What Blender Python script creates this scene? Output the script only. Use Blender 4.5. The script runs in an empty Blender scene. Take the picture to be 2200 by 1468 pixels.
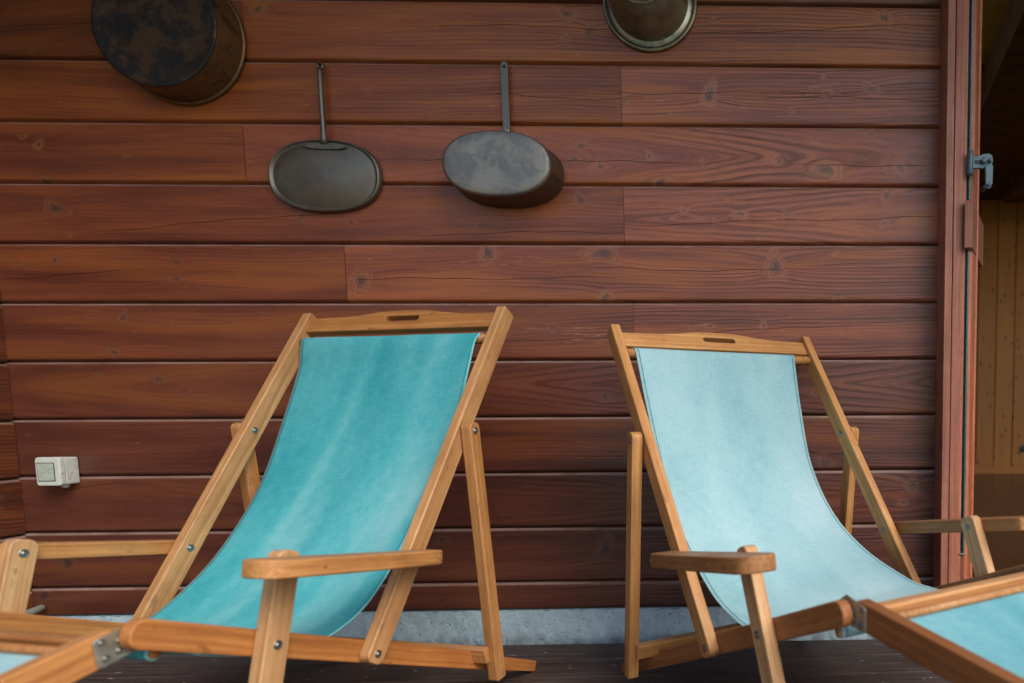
import bpy, bmesh, math, random
import numpy as np
from mathutils import Vector, Matrix
random.seed(7); np.random.seed(7)
SC = bpy.context.scene
COL = SC.collection
R = math.radians

# ------------------------------------------------------------------ camera
cam_data = bpy.data.cameras.new('camera')
cam = bpy.data.objects.new('camera', cam_data); COL.objects.link(cam)
TH, ROLL, YAW = 0.09128579, -0.00512401, 0.0311845
cy_, sy_, ct_, st_ = math.cos(YAW), math.sin(YAW), math.cos(TH), math.sin(TH)
R0 = Vector((cy_, -sy_, 0)); F0 = Vector((ct_*sy_, ct_*cy_, -st_)); U0 = Vector((st_*sy_, st_*cy_, ct_))
cr_, sr_ = math.cos(ROLL), math.sin(ROLL)
CX = cr_*R0 + sr_*U0; CU = -sr_*R0 + cr_*U0; CZ = -F0
M = Matrix.Identity(4)
for i in range(3):
    M[i][0] = CX[i]; M[i][1] = CU[i]; M[i][2] = CZ[i]
M.translation = (0, -2.1937, 0.7476)
cam.matrix_world = M
cam_data.sensor_width = 36.0
cam_data.lens = 1500/2200*36.0
cam_data.shift_x = -0.27878
cam_data.shift_y = 0.12689
cam_data.clip_start = 0.05; cam_data.clip_end = 2000
cam_data.dof.use_dof = True
cam_data.dof.focus_distance = 2.14
cam_data.dof.aperture_fstop = 2.4
SC.camera = cam

# ------------------------------------------------------------------ world, sun, exposure
w = bpy.data.worlds.new('World'); SC.world = w; w.use_nodes = True
nt = w.node_tree; nt.nodes.clear()
sky = nt.nodes.new('ShaderNodeTexSky'); sky.sky_type = 'NISHITA'; sky.sun_disc = False
SUN_EL, SUN_AZ = 44.0, 136.0         # azimuth clockwise from +Y
sky.sun_elevation = R(SUN_EL); sky.sun_rotation = R(SUN_AZ)
sky.air_density = 1.0; sky.dust_density = 2.5; sky.ozone_density = 1.0
bg = nt.nodes.new('ShaderNodeBackground'); bg.inputs['Strength'].default_value = 0.135
out = nt.nodes.new('ShaderNodeOutputWorld')
nt.links.new(sky.outputs[0], bg.inputs[0]); nt.links.new(bg.outputs[0], out.inputs[0])
sd = bpy.data.lights.new('sun', 'SUN'); sd.energy = 1.6; sd.angle = R(34); sd.color = (1.0, 0.93, 0.84)
sun = bpy.data.objects.new('sun', sd); COL.objects.link(sun)
az = R(SUN_AZ); el = R(SUN_EL)
sdir = Vector((math.sin(az)*math.cos(el), math.cos(az)*math.cos(el), math.sin(el)))
sun.rotation_euler = sdir.to_track_quat('Z', 'Y').to_euler()
SC.view_settings.view_transform = 'Standard'; SC.view_settings.look = 'None'
SC.view_settings.exposure = 0.68; SC.view_settings.gamma = 1.0
SC.cycles.max_bounces = 8; SC.cycles.diffuse_bounces = 5

# ------------------------------------------------------------------ node helpers
class NT:
    def __init__(s, name):
        s.m = bpy.data.materials.new(name); s.m.use_nodes = True
        s.t = s.m.node_tree; s.t.nodes.clear()
        s.o = s.t.nodes.new('ShaderNodeOutputMaterial'); s.b = s.t.nodes.new('ShaderNodeBsdfPrincipled')
        s.t.links.new(s.b.outputs[0], s.o.inputs[0])
    def n(s, typ, **kw):
        nd = s.t.nodes.new('ShaderNode'+typ)
        for k, v in kw.items(): setattr(nd, k, v)
        return nd
    def set(s, sock, v):
        if isinstance(v, bpy.types.NodeSocket): s.t.links.new(v, sock)
        elif v is not None: sock.default_value = v
    def math(s, op, a, b=None, c=None, clamp=False):
        nd = s.n('Math', operation=op, use_clamp=clamp)
        for i, v in enumerate((a, b, c)): s.set(nd.inputs[i], v)
        return nd.outputs[0]
    def vmath(s, op, a, b=None, scale=None):
        nd = s.n('VectorMath', operation=op)
        s.set(nd.inputs[0], a)
        if b is not None: s.set(nd.inputs[1], b)
        if scale is not None: s.set(nd.inputs['Scale'], scale)
        return nd.outputs[0]
    def comb(s, x, y, z):
        nd = s.n('CombineXYZ')
        for i, v in enumerate((x, y, z)): s.set(nd.inputs[i], v)
        return nd.outputs[0]
    def sep(s, v):
        nd = s.n('SeparateXYZ'); s.set(nd.inputs[0], v); return nd.outputs
    def noise(s, vec, scale=1.0, detail=3.0, rough=0.55, dist=0.0):
        nd = s.n('TexNoise'); s.set(nd.inputs['Vector'], vec)
        nd.inputs['Scale'].default_value = scale; nd.inputs['Detail'].default_value = detail
        nd.inputs['Roughness'].default_value = rough; nd.inputs['Distortion'].default_value = dist
        return nd.outputs[0]
    def ramp(s, f, stops, interp='LINEAR'):
        nd = s.n('ValToRGB'); cr = nd.color_ramp; cr.interpolation = interp
        while len(cr.elements) < len(stops): cr.elements.new(0.5)
        for e, (p, c) in zip(cr.elements, stops):
            e.position = p; e.color = (*c, 1) if len(c) == 3 else c
        s.set(nd.inputs[0], f); return nd.outputs[0]
    def mix(s, f, a, b, mode='MIX'):
        nd = s.n('Mix', data_type='RGBA', blend_type=mode)
        s.set(nd.inputs[0], f)
        for i, v in ((6, a), (7, b)):
            if isinstance(v, tuple): v = (*v, 1) if len(v) == 3 else v
            s.set(nd.inputs[i], v)
        return nd.outputs[2]
    def mr(s, v, a, b, c=0.0, d=1.0, smooth=False):
        nd = s.n('MapRange', interpolation_type='SMOOTHSTEP' if smooth else 'LINEAR')
        s.set(nd.inputs[0], v)
        for i, q in zip((1, 2, 3, 4), (a, b, c, d)): s.set(nd.inputs[i], q)
        return nd.outputs[0]
    def attr(s, name):
        return s.n('Attribute', attribute_type='GEOMETRY', attribute_name=name)
    def objcoord(s): return s.n('TexCoord').outputs['Object']
    def rnd(s): return s.n('ObjectInfo').outputs['Random']
    def ocol(s): return s.n('ObjectInfo').outputs['Color']
    def bump(s, h, strength=0.3, dist=0.002, normal=None):
        nd = s.n('Bump'); nd.inputs['Strength'].default_value = strength; nd.inputs['Distance'].default_value = dist
        s.set(nd.inputs['Height'], h)
        if normal is not None: s.set(nd.inputs['Normal'], normal)
        s.t.links.new(nd.outputs[0], s.b.inputs['Normal']); return nd.outputs[0]
    def base(s, c): s.set(s.b.inputs['Base Color'], (*c, 1) if isinstance(c, tuple) else c)
    def rough(s, v): s.set(s.b.inputs['Roughness'], v)
    def metal(s, v): s.set(s.b.inputs['Metallic'], v)
    def spec(s, v): s.b.inputs['Specular IOR Level'].default_value = v

# ------------------------------------------------------------------ materials
def mat_cladding():
    s = NT('stained_cladding')
    uvw = s.attr('uvw').outputs['Vector']; u, v, sid = s.sep(uvw)
    ph = s.attr('phase').outputs['Fac']; kn = s.attr('knot').outputs['Fac']; ck = s.attr('crack').outputs['Fac']
    tint = s.attr('tint').outputs['Color']
    # warp the grain a little, then draw fine lines along it
    wob = s.noise(s.comb(s.math('MULTIPLY', u, 3.0), s.math('MULTIPLY', v, 14.0), sid), 1.0, 2.0)
    ph2 = s.math('MULTIPLY_ADD', wob, 0.012, ph)
    g1 = s.noise(s.comb(s.math('MULTIPLY', ph2, 150.0), s.math('MULTIPLY', u, 1.1), sid), 1.0, 2.5, 0.6)
    g2 = s.noise(s.comb(s.math('MULTIPLY', ph2, 420.0), s.math('MULTIPLY', u, 5.0), sid), 1.0, 2.0, 0.6)
    fib = s.noise(s.comb(s.math('MULTIPLY', u, 20.0), s.math('MULTIPLY', ph2, 620.0), sid), 1.0, 2.0, 0.6)
    blot = s.noise(s.comb(s.math('MULTIPLY', u, 1.5), s.math('MULTIPLY', ph2, 17.0), sid), 1.0, 3.0, 0.55)
    blot2 = s.noise(s.comb(s.math('MULTIPLY', u, 5.0), s.math('MULTIPLY', ph2, 26.0), s.math('ADD', sid, 40.0)), 1.0, 3.0, 0.6)
    c = s.ramp(blot, [(0.30, (0.205, 0.048, 0.021)), (0.50, (0.330, 0.085, 0.033)), (0.70, (0.440, 0.124, 0.041))])
    rn = s.noise(s.comb(s.math('MULTIPLY', ph2, 45.0), s.math('MULTIPLY', u, 1.6), s.math('ADD', sid, 21.0)), 1.0, 2.0)
    rg = s.math('SINE', s.math('MULTIPLY_ADD', rn, 9.0, s.math('MULTIPLY', ph2, 560.0)))
    gu = s.mr(u, -1.3, 0.1, 0.30, 1.0, True)
    rmask = s.math('MULTIPLY', gu, s.mr(s.noise(s.comb(s.math('MULTIPLY', ph2, 18.0), s.math('MULTIPLY', u, 1.3), s.math('ADD', sid, 55.0)), 1.0, 2.0), 0.38, 0.62, 0.15, 1.0))
    late = s.math('MULTIPLY', s.mr(rg, 0.15, 0.95, smooth=True), rmask)
    lit2 = s.math('MULTIPLY', s.mr(rg, -0.1, -0.9, smooth=True), rmask)
    c = s.mix(s.math('MULTIPLY', late, 0.66), c, (0.080, 0.024, 0.016))
    c = s.mix(s.math('MULTIPLY', lit2, 0.30), c, (0.48, 0.190, 0.105))
    c = s.mix(s.math('MULTIPLY', s.math('MULTIPLY', s.mr(g1, 0.50, 0.72, smooth=True), gu), 0.40), c, (0.065, 0.020, 0.013))
    fine = s.mr(g2, 0.50, 0.70, smooth=True)
    c = s.mix(s.math('MULTIPLY', s.math('MULTIPLY', fine, gu), 0.30), c, (0.040, 0.014, 0.010))
    lite = s.mr(g1, 0.44, 0.30, smooth=True)
    c = s.mix(s.math('MULTIPLY', lite, 0.28), c, (0.34, 0.115, 0.058))
    c = s.mix(s.math('MULTIPLY', s.math('MULTIPLY', s.mr(fib, 0.50, 0.66), s.mr(u, -1.3, 0.1, 0.5, 1.0)), 0.38), c, (0.045, 0.016, 0.012))
    # orange worn stains
    big = s.noise(s.comb(s.math('MULTIPLY', u, 0.9), s.math('MULTIPLY', ph2, 11.0), s.math('ADD', sid, 77.0)), 1.0, 3.0, 0.6)
    c = s.mix(s.math('MULTIPLY', s.mr(big, 0.50, 0.66, smooth=True), 0.42), c, (0.56, 0.170, 0.030))
    c = s.mix(s.math('MULTIPLY', s.mr(big, 0.46, 0.34, smooth=True), 0.35), c, (0.115, 0.042, 0.026))
    org = s.mr(blot2, 0.60, 0.76, smooth=True)
    c = s.mix(s.math('MULTIPLY', org, 0.40), c, (0.36, 0.105, 0.022))
    # pale scratches and flecks
    fl = s.noise(s.comb(s.math('MULTIPLY', u, 30.0), s.math('MULTIPLY', v, 130.0), s.math('ADD', sid, 9.0)), 1.0, 1.0)
    c = s.mix(s.math('MULTIPLY', s.mr(fl, 0.755, 0.80), 0.55), c, (0.50, 0.24, 0.12))
    # knots: orange halo, grey-brown heart
    halo = s.mr(kn, 0.25, 0.62, smooth=True)
    kv = s.noise(s.comb(s.math('MULTIPLY', u, 7.0), s.math('MULTIPLY', v, 9.0), sid), 1.0, 1.0)
    c = s.mix(s.math('MULTIPLY', halo, s.mr(kv, 0.35, 0.65, 0.30, 0.75)), c, (0.44, 0.160, 0.065))
    knz = s.noise(s.comb(s.math('MULTIPLY', u, 130.0), s.math('MULTIPLY', v, 180.0), 3.0), 1.0, 2.0)
    core = s.math('MULTIPLY', s.mr(s.math('MULTIPLY_ADD', s.math('SUBTRACT', knz, 0.5), 0.9, kn), 0.66, 0.90, smooth=True), s.mr(knz, 0.30, 0.55, 0.5, 1.0))
    kn2 = s.noise(s.comb(s.math('MULTIPLY', u, 22.0), s.math('MULTIPLY', v, 30.0), 13.0), 1.0, 3.0, 0.6)
    kr_ = s.math('SINE', s.math('MULTIPLY_ADD', kn2, 16.0, s.math('MULTIPLY', kn, 34.0)))
    c = s.mix(s.math('MULTIPLY', s.math('MULTIPLY', s.mr(kn, 0.22, 0.45), s.mr(kr_, 0.1, 0.9)), 0.34), c, (0.085, 0.032, 0.022))
    c = s.mix(core, c, s.mix(s.mr(knz, 0.45, 0.62), (0.050, 0.028, 0.022), (0.17, 0.095, 0.065)))
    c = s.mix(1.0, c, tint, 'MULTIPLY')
    wear = s.attr('wear').outputs['Fac']
    wn = s.noise(s.comb(s.math('MULTIPLY', u, 16.0), s.math('MULTIPLY', v, 230.0), 5.0), 1.0, 4.0, 0.65)
    c = s.mix(s.math('MULTIPLY', wear, s.math('MULTIPLY', s.mr(wn, 0.52, 0.66, smooth=True), 0.75)), c, (0.58, 0.29, 0.085))
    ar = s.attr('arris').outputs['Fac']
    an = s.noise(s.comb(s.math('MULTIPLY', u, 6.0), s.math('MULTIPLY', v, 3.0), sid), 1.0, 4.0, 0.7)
    c = s.mix(s.math('MULTIPLY', ar, s.mr(an, 0.3, 0.6, 0.30, 0.85)), c, (0.34, 0.235, 0.205))  # sky light on the top edges put into the colour, patchy
    crk = s.mr(s.math('ABSOLUTE', ck), 0.0003, 0.0011, 1.0, 0.0, True)
    c = s.mix(s.math('MULTIPLY', crk, 0.92), c, (0.012, 0.005, 0.004))
    s.base(c)
    s.rough(s.mr(s.math('ADD', g1, s.math('MULTIPLY', blot2, 0.5)), 0.4, 1.0, 0.27, 0.48)); s.spec(0.5)
    h = s.math('SUBTRACT', s.math('ADD', s.math('MULTIPLY_ADD', late, -0.5, s.math('MULTIPLY', g1, -0.6)), s.math('MULTIPLY', fib, 0.35)), s.math('MULTIPLY', crk, 2.5))
    h = s.math('SUBTRACT', h, s.math('MULTIPLY', core, 0.5))
    s.bump(h, 0.55, 0.0012)
    return s.m

def mat_oiled(name, c0, c1, c2, rough=0.5, wear=0.35):
    """oiled hardwood, grain along the part's own X axis"""
    s = NT(name)
    x, y, z = s.sep(s.objcoord()); r = s.math('MULTIPLY', s.rnd(), 37.0)
    wob = s.noise(s.comb(s.math('MULTIPLY_ADD', x, 3.0, r), s.math('MULTIPLY', y, 10.0), s.math('MULTIPLY', z, 10.0)), 1.0, 2.0)
    yy = s.math('MULTIPLY_ADD', wob, 0.02, y)
    g = s.noise(s.comb(s.math('MULTIPLY_ADD', x, 2.2, r), s.math('MULTIPLY', yy, 130.0), s.math('MULTIPLY', z, 130.0)), 1.0, 3.0, 0.6)
    f = s.noise(s.comb(s.math('MULTIPLY_ADD', x, 30.0, r), s.math('MULTIPLY', yy, 700.0), s.math('MULTIPLY', z, 700.0)), 1.0, 2.0, 0.6)
    b = s.noise(s.comb(s.math('MULTIPLY_ADD', x, 7.0, r), s.math('MULTIPLY', y, 12.0), s.math('MULTIPLY', z, 12.0)), 1.0, 4.0, 0.6)
    c = s.ramp(g, [(0.28, c0), (0.50, c1), (0.72, c2)])
    c = s.mix(s.mr(b, 0.35, 0.70, 0.0, 0.6), c, s.mix(1.0, c, (0.62, 0.50, 0.40), 'MULTIPLY'))
    c = s.mix(s.math('MULTIPLY', s.mr(f, 0.55, 0.72), 0.45), c, s.mix(1.0, c, (0.42, 0.34, 0.28), 'MULTIPLY'))
    nz = s.sep(s.n('NewGeometry').outputs['Normal'])[2]
    wg = s.noise(s.comb(s.math('MULTIPLY_ADD', x, 9.0, r), s.math('MULTIPLY', y, 90.0), s.math('MULTIPLY', z, 40.0)), 1.0, 4.0, 0.65)
    c = s.mix(s.math('MULTIPLY', s.mr(nz, 0.75, 0.95), s.mr(wg, 0.35, 0.65, 0.15, 0.65)), c, (0.30, 0.205, 0.135))
    # worn, pale edges
    bev = s.n('Bevel'); bev.samples = 4; bev.inputs['Radius'].default_value = 0.004
    geo = s.n('NewGeometry')
    dt = s.n('VectorMath', operation='DOT_PRODUCT'); s.set(dt.inputs[0], bev.outputs[0]); s.set(dt.inputs[1], geo.outputs['Normal'])
    edge = s.mr(dt.outputs['Value'], 0.995, 0.90, 0.0, 1.0)
    wn = s.noise(s.objcoord(), 60.0, 3.0)
    c = s.mix(s.math('MULTIPLY', s.math('MULTIPLY', edge, s.mr(wn, 0.4, 0.6)), wear), c, (0.66, 0.46, 0.28))
    # small stains and dents
    st = s.noise(s.comb(s.math('MULTIPLY_ADD', x, 22.0, r), s.math('MULTIPLY', y, 60.0), s.math('MULTIPLY', z, 60.0)), 1.0, 2.0)
    c = s.mix(s.math('MULTIPLY', s.mr(st, 0.68, 0.76), 0.5), c, (0.10, 0.045, 0.020))
    c = s.mix(1.0, c, s.ocol(), 'MULTIPLY')
    s.base(c); s.rough(s.mr(b, 0.3, 0.7, rough-0.08, rough+0.12)); s.spec(0.4)
    s.bump(s.math('ADD', s.math('MULTIPLY', f, -1.0), s.math('MULTIPLY', g, -0.6)), 0.35, 0.0008)
    return s.m

def mat_canvas(name, c_dark, c_mid, c_pale, streak, hem=(0.02, 0.16, 0.20)):
    s = NT(name)
    uv = s.n('UVMap', uv_map='UVMap').outputs[0]; u, v, _ = s.sep(uv)        # metres across, along
    wd = s.attr('halfwidth').outputs['Fac']; ln = s.attr('runlength').outputs['Fac']
    big = s.noise(s.comb(s.math('MULTIPLY', u, 4.0), s.math('MULTIPLY', v, 2.4), 1.7), 1.0, 3.0, 0.55)
    stv = s.noise(s.comb(s.math('MULTIPLY_ADD', v, 1.5, s.math('MULTIPLY', u, 9.0)), s.math('MULTIPLY', v, 0.9), 8.0), 1.0, 1.5, 0.45, 0.2)  # light and shade of broad folds put into the colour as streaks
    mott = s.noise(s.comb(s.math('MULTIPLY', u, 38.0), s.math('MULTIPLY', v, 38.0), 0.0), 1.0, 4.0, 0.65)
    f = s.math('ADD', s.math('MULTIPLY', big, 1.0-streak), s.math('MULTIPLY', stv, streak))
    f = s.math('MULTIPLY_ADD', s.math('SUBTRACT', mott, 0.5), 0.16, f)
    c = s.ramp(f, [(0.33, c_dark), (0.50, c_mid), (0.66, c_pale)])
    wa = s.n('TexWave', wave_type='BANDS', bands_direction='X'); s.set(wa.inputs['Vector'], uv); wa.inputs['Scale'].default_value = 210.0; wa.inputs['Distortion'].default_value = 1.2; wa.inputs['Detail'].default_value = 1.0
    wb = s.n('TexWave', wave_type='BANDS', bands_direction='Y'); s.set(wb.inputs['Vector'], uv); wb.inputs['Scale'].default_value = 210.0; wb.inputs['Distortion'].default_value = 1.2; wb.inputs['Detail'].default_value = 1.0
    weave = s.math('MULTIPLY', wa.outputs['Fac'], wb.outputs['Fac'])
    th = s.noise(s.comb(s.math('MULTIPLY', u, 420.0), s.math('MULTIPLY', v, 420.0), 0.0), 1.0, 2.0, 0.7)
    c = s.mix(s.mr(th, 0.40, 0.70, 0.0, 0.35), c, s.mix(1.0, c, (0.55, 0.68, 0.72), 'MULTIPLY'))
    t1 = s.noise(s.comb(s.math('MULTIPLY', u, 30.0), s.math('MULTIPLY', v, 620.0), 1.0), 1.0, 2.0, 0.6)
    t2 = s.noise(s.comb(s.math('MULTIPLY', u, 620.0), s.math('MULTIPLY', v, 30.0), 2.0), 1.0, 2.0, 0.6)
    c = s.mix(s.mr(s.math('ADD', t1, t2), 0.92, 1.25, 0.0, 0.40), c, s.mix(1.0, c, (0.50, 0.66, 0.72), 'MULTIPLY'))
    c = s.mix(s.mr(s.math('ADD', t1, t2), 0.92, 0.70, 0.0, 0.12), c, (0.55, 0.72, 0.74))
    # hem: a stitched seam a centimetre in from each long edge, paler worn edge
    d = s.math('SUBTRACT', wd, s.math('ABSOLUTE', u))
    seam = s.mr(s.math('ABSOLUTE', s.math('SUBTRACT', d, 0.0085)), 0.0009, 0.0022, 1.0, 0.0, True)
    dv = s.math('ABSOLUTE', s.math('SUBTRACT', v, 0.036))
    seam = s.math('MAXIMUM', seam, s.math('MULTIPLY', s.mr(dv, 0.0006, 0.0017, 1.0, 0.0, True), s.math('GREATER_THAN', ln, 0.8)))
    sn = s.noise(s.comb(s.math('MULTIPLY', u, 200.0), s.math('MULTIPLY', v, 200.0), 4.0), 1.0, 1.0)
    c = s.mix(s.math('MULTIPLY', seam, s.mr(sn, 0.30, 0.55, 0.5, 0.95)), c, hem)
    c = s.mix(s.math('MULTIPLY', s.mr(d, 0.0005, 0.004, 1.0, 0.0), 0.45), c, (0.45, 0.75, 0.78))
    sp = s.noise(s.comb(s.math('MULTIPLY', u, 60.0), s.math('MULTIPLY', v, 60.0), 11.0), 1.0, 1.0)
    c = s.mix(s.math('MULTIPLY', s.mr(sp, 0.80, 0.83), 0.6), c, (0.03, 0.05, 0.06))
    s.base(c); s.rough(0.85); s.spec(0.2)
    s.b.inputs['Sheen Weight'].default_value = 0.08
    s.bump(s.math('ADD', s.math('MULTIPLY', weave, 0.5), s.math('ADD', th, s.math('MULTIPLY', seam, -1.2))), 0.35, 0.0007)
    return s.m

def mat_metal(name, c0, c1, rough=0.4, metal=0.9, scale=30.0, spots=None):
    s = NT(name); o = s.objcoord()
    n1 = s.noise(o, scale, 5.0, 0.65, 0.4); n2 = s.noise(o, scale*0.28, 3.0, 0.6)
    c = s.mix(s.mr(n1, 0.35, 0.65), c0, c1)
    if spots: c = s.mix(s.mr(n2, 0.47, 0.60, smooth=True), c, spots)
    s.base(c); s.metal(metal); s.rough(s.mr(n1, 0.3, 0.7, rough-0.1, rough+0.15))
    s.bump(n1, 0.2, 0.002); return s.m

def mat_pot(name, soot, copper, rim_d, metal=0.75, rough=0.5, edge=(0.2, 0.12, 0.08), bias=0.5):
    """old copper: sooty bottom patches over brown metal"""
    s = NT(name); o = s.objcoord()
    n1 = s.noise(o, 11.0, 5.0, 0.68, 0.5); n2 = s.noise(o, 55.0, 4.0, 0.7); n3 = s.noise(o, 4.0, 3.0, 0.6)
    m = s.math('ADD', s.math('MULTIPLY', n1, 0.75), s.math('MULTIPLY', n2, 0.25))
    c = s.mix(s.mr(m, bias-0.06, bias+0.08, smooth=True), copper, soot)
    c = s.mix(s.mr(n2, 0.55, 0.75, 0, 0.6), c, rim_d)
    c = s.mix(s.mr(n3, 0.52, 0.70, 0, 0.5), c, edge)
    s.base(c); s.metal(metal); s.rough(s.mr(m, 0.35, 0.65, rough-0.14, rough+0.16))
    s.bump(s.math('ADD', n2, n1), 0.25, 0.003); return s.m

def mat_concrete():
    s = NT('concrete'); o = s.objcoord()
    a = s.noise(o, 5.0, 4.0); b = s.noise(o, 70.0, 4.0, 0.7); p = s.noise(o, 130.0, 1.0)
    c = s.ramp(s.math('MULTIPLY_ADD', b, 0.4, s.math('MULTIPLY', a, 0.6)), [(0.35, (0.27, 0.385, 0.46)), (0.5, (0.39, 0.525, 0.61)), (0.65, (0.50, 0.63, 0.71))])
    pit = s.mr(p, 0.68, 0.74)
    c = s.mix(s.math('MULTIPLY', pit, 0.8), c, (0.07, 0.085, 0.10))
    z = s.sep(o)[2]
    low_dark = s.math('MULTIPLY', s.mr(z, 0.045, 0.0), s.mr(s.noise(o, 22.0, 3.0), 0.42, 0.62))  # patchy darker tone towards the foot
    c = s.mix(s.math('MULTIPLY', low_dark, 0.65), c, (0.09, 0.10, 0.11))
    s.base(c); s.rough(0.85); s.bump(s.math('SUBTRACT', b, pit), 0.5, 0.004); return s.m

def mat_deckwood():
    s = NT('deck_wood'); o = s.objcoord(); x, y, z = s.sep(o)
    row = s.math('FLOOR', s.math('DIVIDE', y, 0.142))
    g = s.noise(s.comb(s.math('MULTIPLY', x, 2.5), s.math('MULTIPLY', y, 60.0), row), 1.0, 4.0, 0.7)
    f = s.noise(s.comb(s.math('MULTIPLY', x, 7.0), s.math('MULTIPLY', y, 130.0), row), 1.0, 3.0, 0.65)
    b = s.noise(s.comb(s.math('MULTIPLY', x, 3.5), s.math('MULTIPLY', y, 6.0), 2.0), 1.0, 4.0, 0.6)
    c = s.ramp(g, [(0.30, (0.016, 0.010, 0.009)), (0.52, (0.046, 0.029, 0.023)), (0.70, (0.105, 0.072, 0.060))])
    c = s.mix(s.mr(b, 0.42, 0.66, 0, 0.55), c, (0.085, 0.075, 0.075))
    c = s.mix(s.math('MULTIPLY', s.mr(f, 0.60, 0.70), 0.60), c, (0.24, 0.185, 0.165))
    sp = s.noise(s.comb(s.math('MULTIPLY', x, 34.0), s.math('MULTIPLY', y, 46.0), 2.0), 1.0, 1.0)
    c = s.mix(s.math('MULTIPLY', s.mr(sp, 0.72, 0.76), 0.75), c, (0.40, 0.36, 0.34))
    s.base(c); s.rough(s.mr(b, 0.3, 0.7, 0.45, 0.7)); s.bump(s.math('ADD', g, f), 0.5, 0.002); return s.m

def mat_pine(name, c0, c1, along='z', pitch=0.2, dark=(0.06, 0.03, 0.012), rough=0.5, kn=0.8):
    s = NT(name); o = s.objcoord(); x, y, z = s.sep(o)
    a, b = (z, x) if along == 'z' else (x, y)
    row = s.math('FLOOR', s.math('DIVIDE', b, pitch))
    g = s.noise(s.comb(s.math('MULTIPLY', a, 1.6), s.math('MULTIPLY', b, 60.0), row), 1.0, 3.0)
    c = s.mix(s.mr(g, 0.35, 0.65), c0, c1)
    rb = s.noise(s.comb(row, s.math('MULTIPLY', row, 7.7), 0.0), 1.37, 0.0)
    c = s.mix(s.mr(rb, 0.3, 0.7, 0, 0.5), c, s.mix(1.0, c, (0.7, 0.62, 0.5), 'MULTIPLY'))
    vo = s.n('TexVoronoi', feature='F1'); s.set(vo.inputs['Vector'], s.comb(s.math('MULTIPLY', b, 14.0), s.math('MULTIPLY', a, 7.5), row)); vo.inputs['Scale'].default_value = 1.0
    k = s.mr(vo.outputs['Distance'], 0.10, 0.24, 1.0, 0.0, True)
    c = s.mix(s.math('MULTIPLY', k, kn), c, dark)
    s.base(c); s.rough(rough); s.bump(g, 0.15, 0.001); return s.m

def mat_plain(name, c, rough=0.5, metal=0.0, var=0.15, scale=20.0):
    s = NT(name); n1 = s.noise(s.objcoord(), scale, 3.0)
    lo = tuple(max(0, t*(1-var)) for t in c); hi = tuple(min(1, t*(1+var)) for t in c)
    s.base(s.mix(s.mr(n1, 0.35, 0.65), lo, hi)); s.metal(metal); s.rough(rough); return s.m

def mat_socket():
    s = NT('aged_plastic'); o = s.objcoord(); x, y, z = s.sep(o)
    n1 = s.noise(o, 40.0, 4.0)
    c = s.mix(s.mr(n1, 0.35, 0.65), (0.56, 0.60, 0.56), (0.66, 0.69, 0.64))
    rust = s.math('MULTIPLY', s.math('MULTIPLY', s.mr(z, 0.0, -0.042), s.mr(y, -0.024, -0.002)), s.mr(s.noise(o, 75.0, 3.0), 0.42, 0.60))
    c = s.mix(s.math('MULTIPLY', rust, 0.9), c, (0.24, 0.12, 0.045))
    c = s.mix(s.math('MULTIPLY', s.mr(n1, 0.64, 0.70), 0.35), c, (0.15, 0.16, 0.13))
    s.base(c); s.rough(0.45); return s.m

CLAD = mat_cladding()
OAK = mat_oiled('oiled_hardwood', (0.35, 0.165, 0.056), (0.47, 0.236, 0.086), (0.58, 0.325, 0.138))
FRAMEW = mat_oiled('stained_door_wood', (0.32, 0.110, 0.064), (0.43, 0.160, 0.096), (0.52, 0.220, 0.140), 0.42, 0.5)
CANVAS_A = mat_canvas('shaded_teal_canvas', (0.012, 0.285, 0.330), (0.070, 0.390, 0.430), (0.200, 0.500, 0.530), 0.50)  # deeper teal: less faded, and the left side's shade put in
CANVAS_B = mat_canvas('pale_lit_canvas', (0.220, 0.418, 0.468), (0.305, 0.495, 0.543), (0.385, 0.556, 0.598), 0.20)  # paler from fading, with the brighter light also put into it
CANVAS_C = mat_canvas('weathered_aqua_canvas', (0.075, 0.330, 0.395), (0.165, 0.430, 0.490), (0.29, 0.53, 0.57), 0.5)
STEEL = mat_plain('zinc_steel', (0.24, 0.24, 0.215), 0.38, 0.9, 0.3, 60.0)
PLATE = mat_metal('galvanised_plate', (0.34, 0.345, 0.28), (0.46, 0.45, 0.37), 0.42, 0.8, 40.0)
POT = mat_pot('sooty_copper', (0.020, 0.020, 0.020), (0.082, 0.050, 0.028), (0.040, 0.027, 0.018), 0.5, 0.50, (0.05, 0.045, 0.04), 0.465)
POTSIDE = mat_pot('brown_copper', (0.050, 0.032, 0.018), (0.200, 0.110, 0.045), (0.090, 0.052, 0.028), 0.65, 0.42, (0.16, 0.095, 0.05), 0.58)
LIDM = mat_metal('dark_iron', (0.135, 0.134, 0.118), (0.190, 0.180, 0.150), 0.40, 0.75, 22.0, (0.170, 0.145, 0.112))
PANB = mat_pot('grey_tinned', (0.190, 0.190, 0.186), (0.265, 0.240, 0.198), (0.145, 0.135, 0.125), 0.7, 0.45, (0.21, 0.20, 0.18), 0.47)
PANS = mat_metal('tarnished_side', (0.105, 0.074, 0.046), (0.165, 0.118, 0.074), 0.42, 0.8, 26.0)
BOWLM = mat_metal('tarnished_bronze', (0.150, 0.130, 0.082), (0.225, 0.200, 0.130), 0.30, 0.6, 30.0, (0.27, 0.235, 0.15))
BOWLRIM = mat_metal('rubbed_rim', (0.30, 0.31, 0.26), (0.50, 0.47, 0.38), 0.33, 0.9, 60.0)
CONC = mat_concrete(); DECK = mat_deckwood()
PINE = mat_pine('knotty_pine', (0.44, 0.155, 0.020), (0.54, 0.210, 0.032))
CEIL = mat_pine('pine_ceiling', (0.22, 0.095, 0.032), (0.30, 0.14, 0.05), 'x', 0.14)
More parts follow.
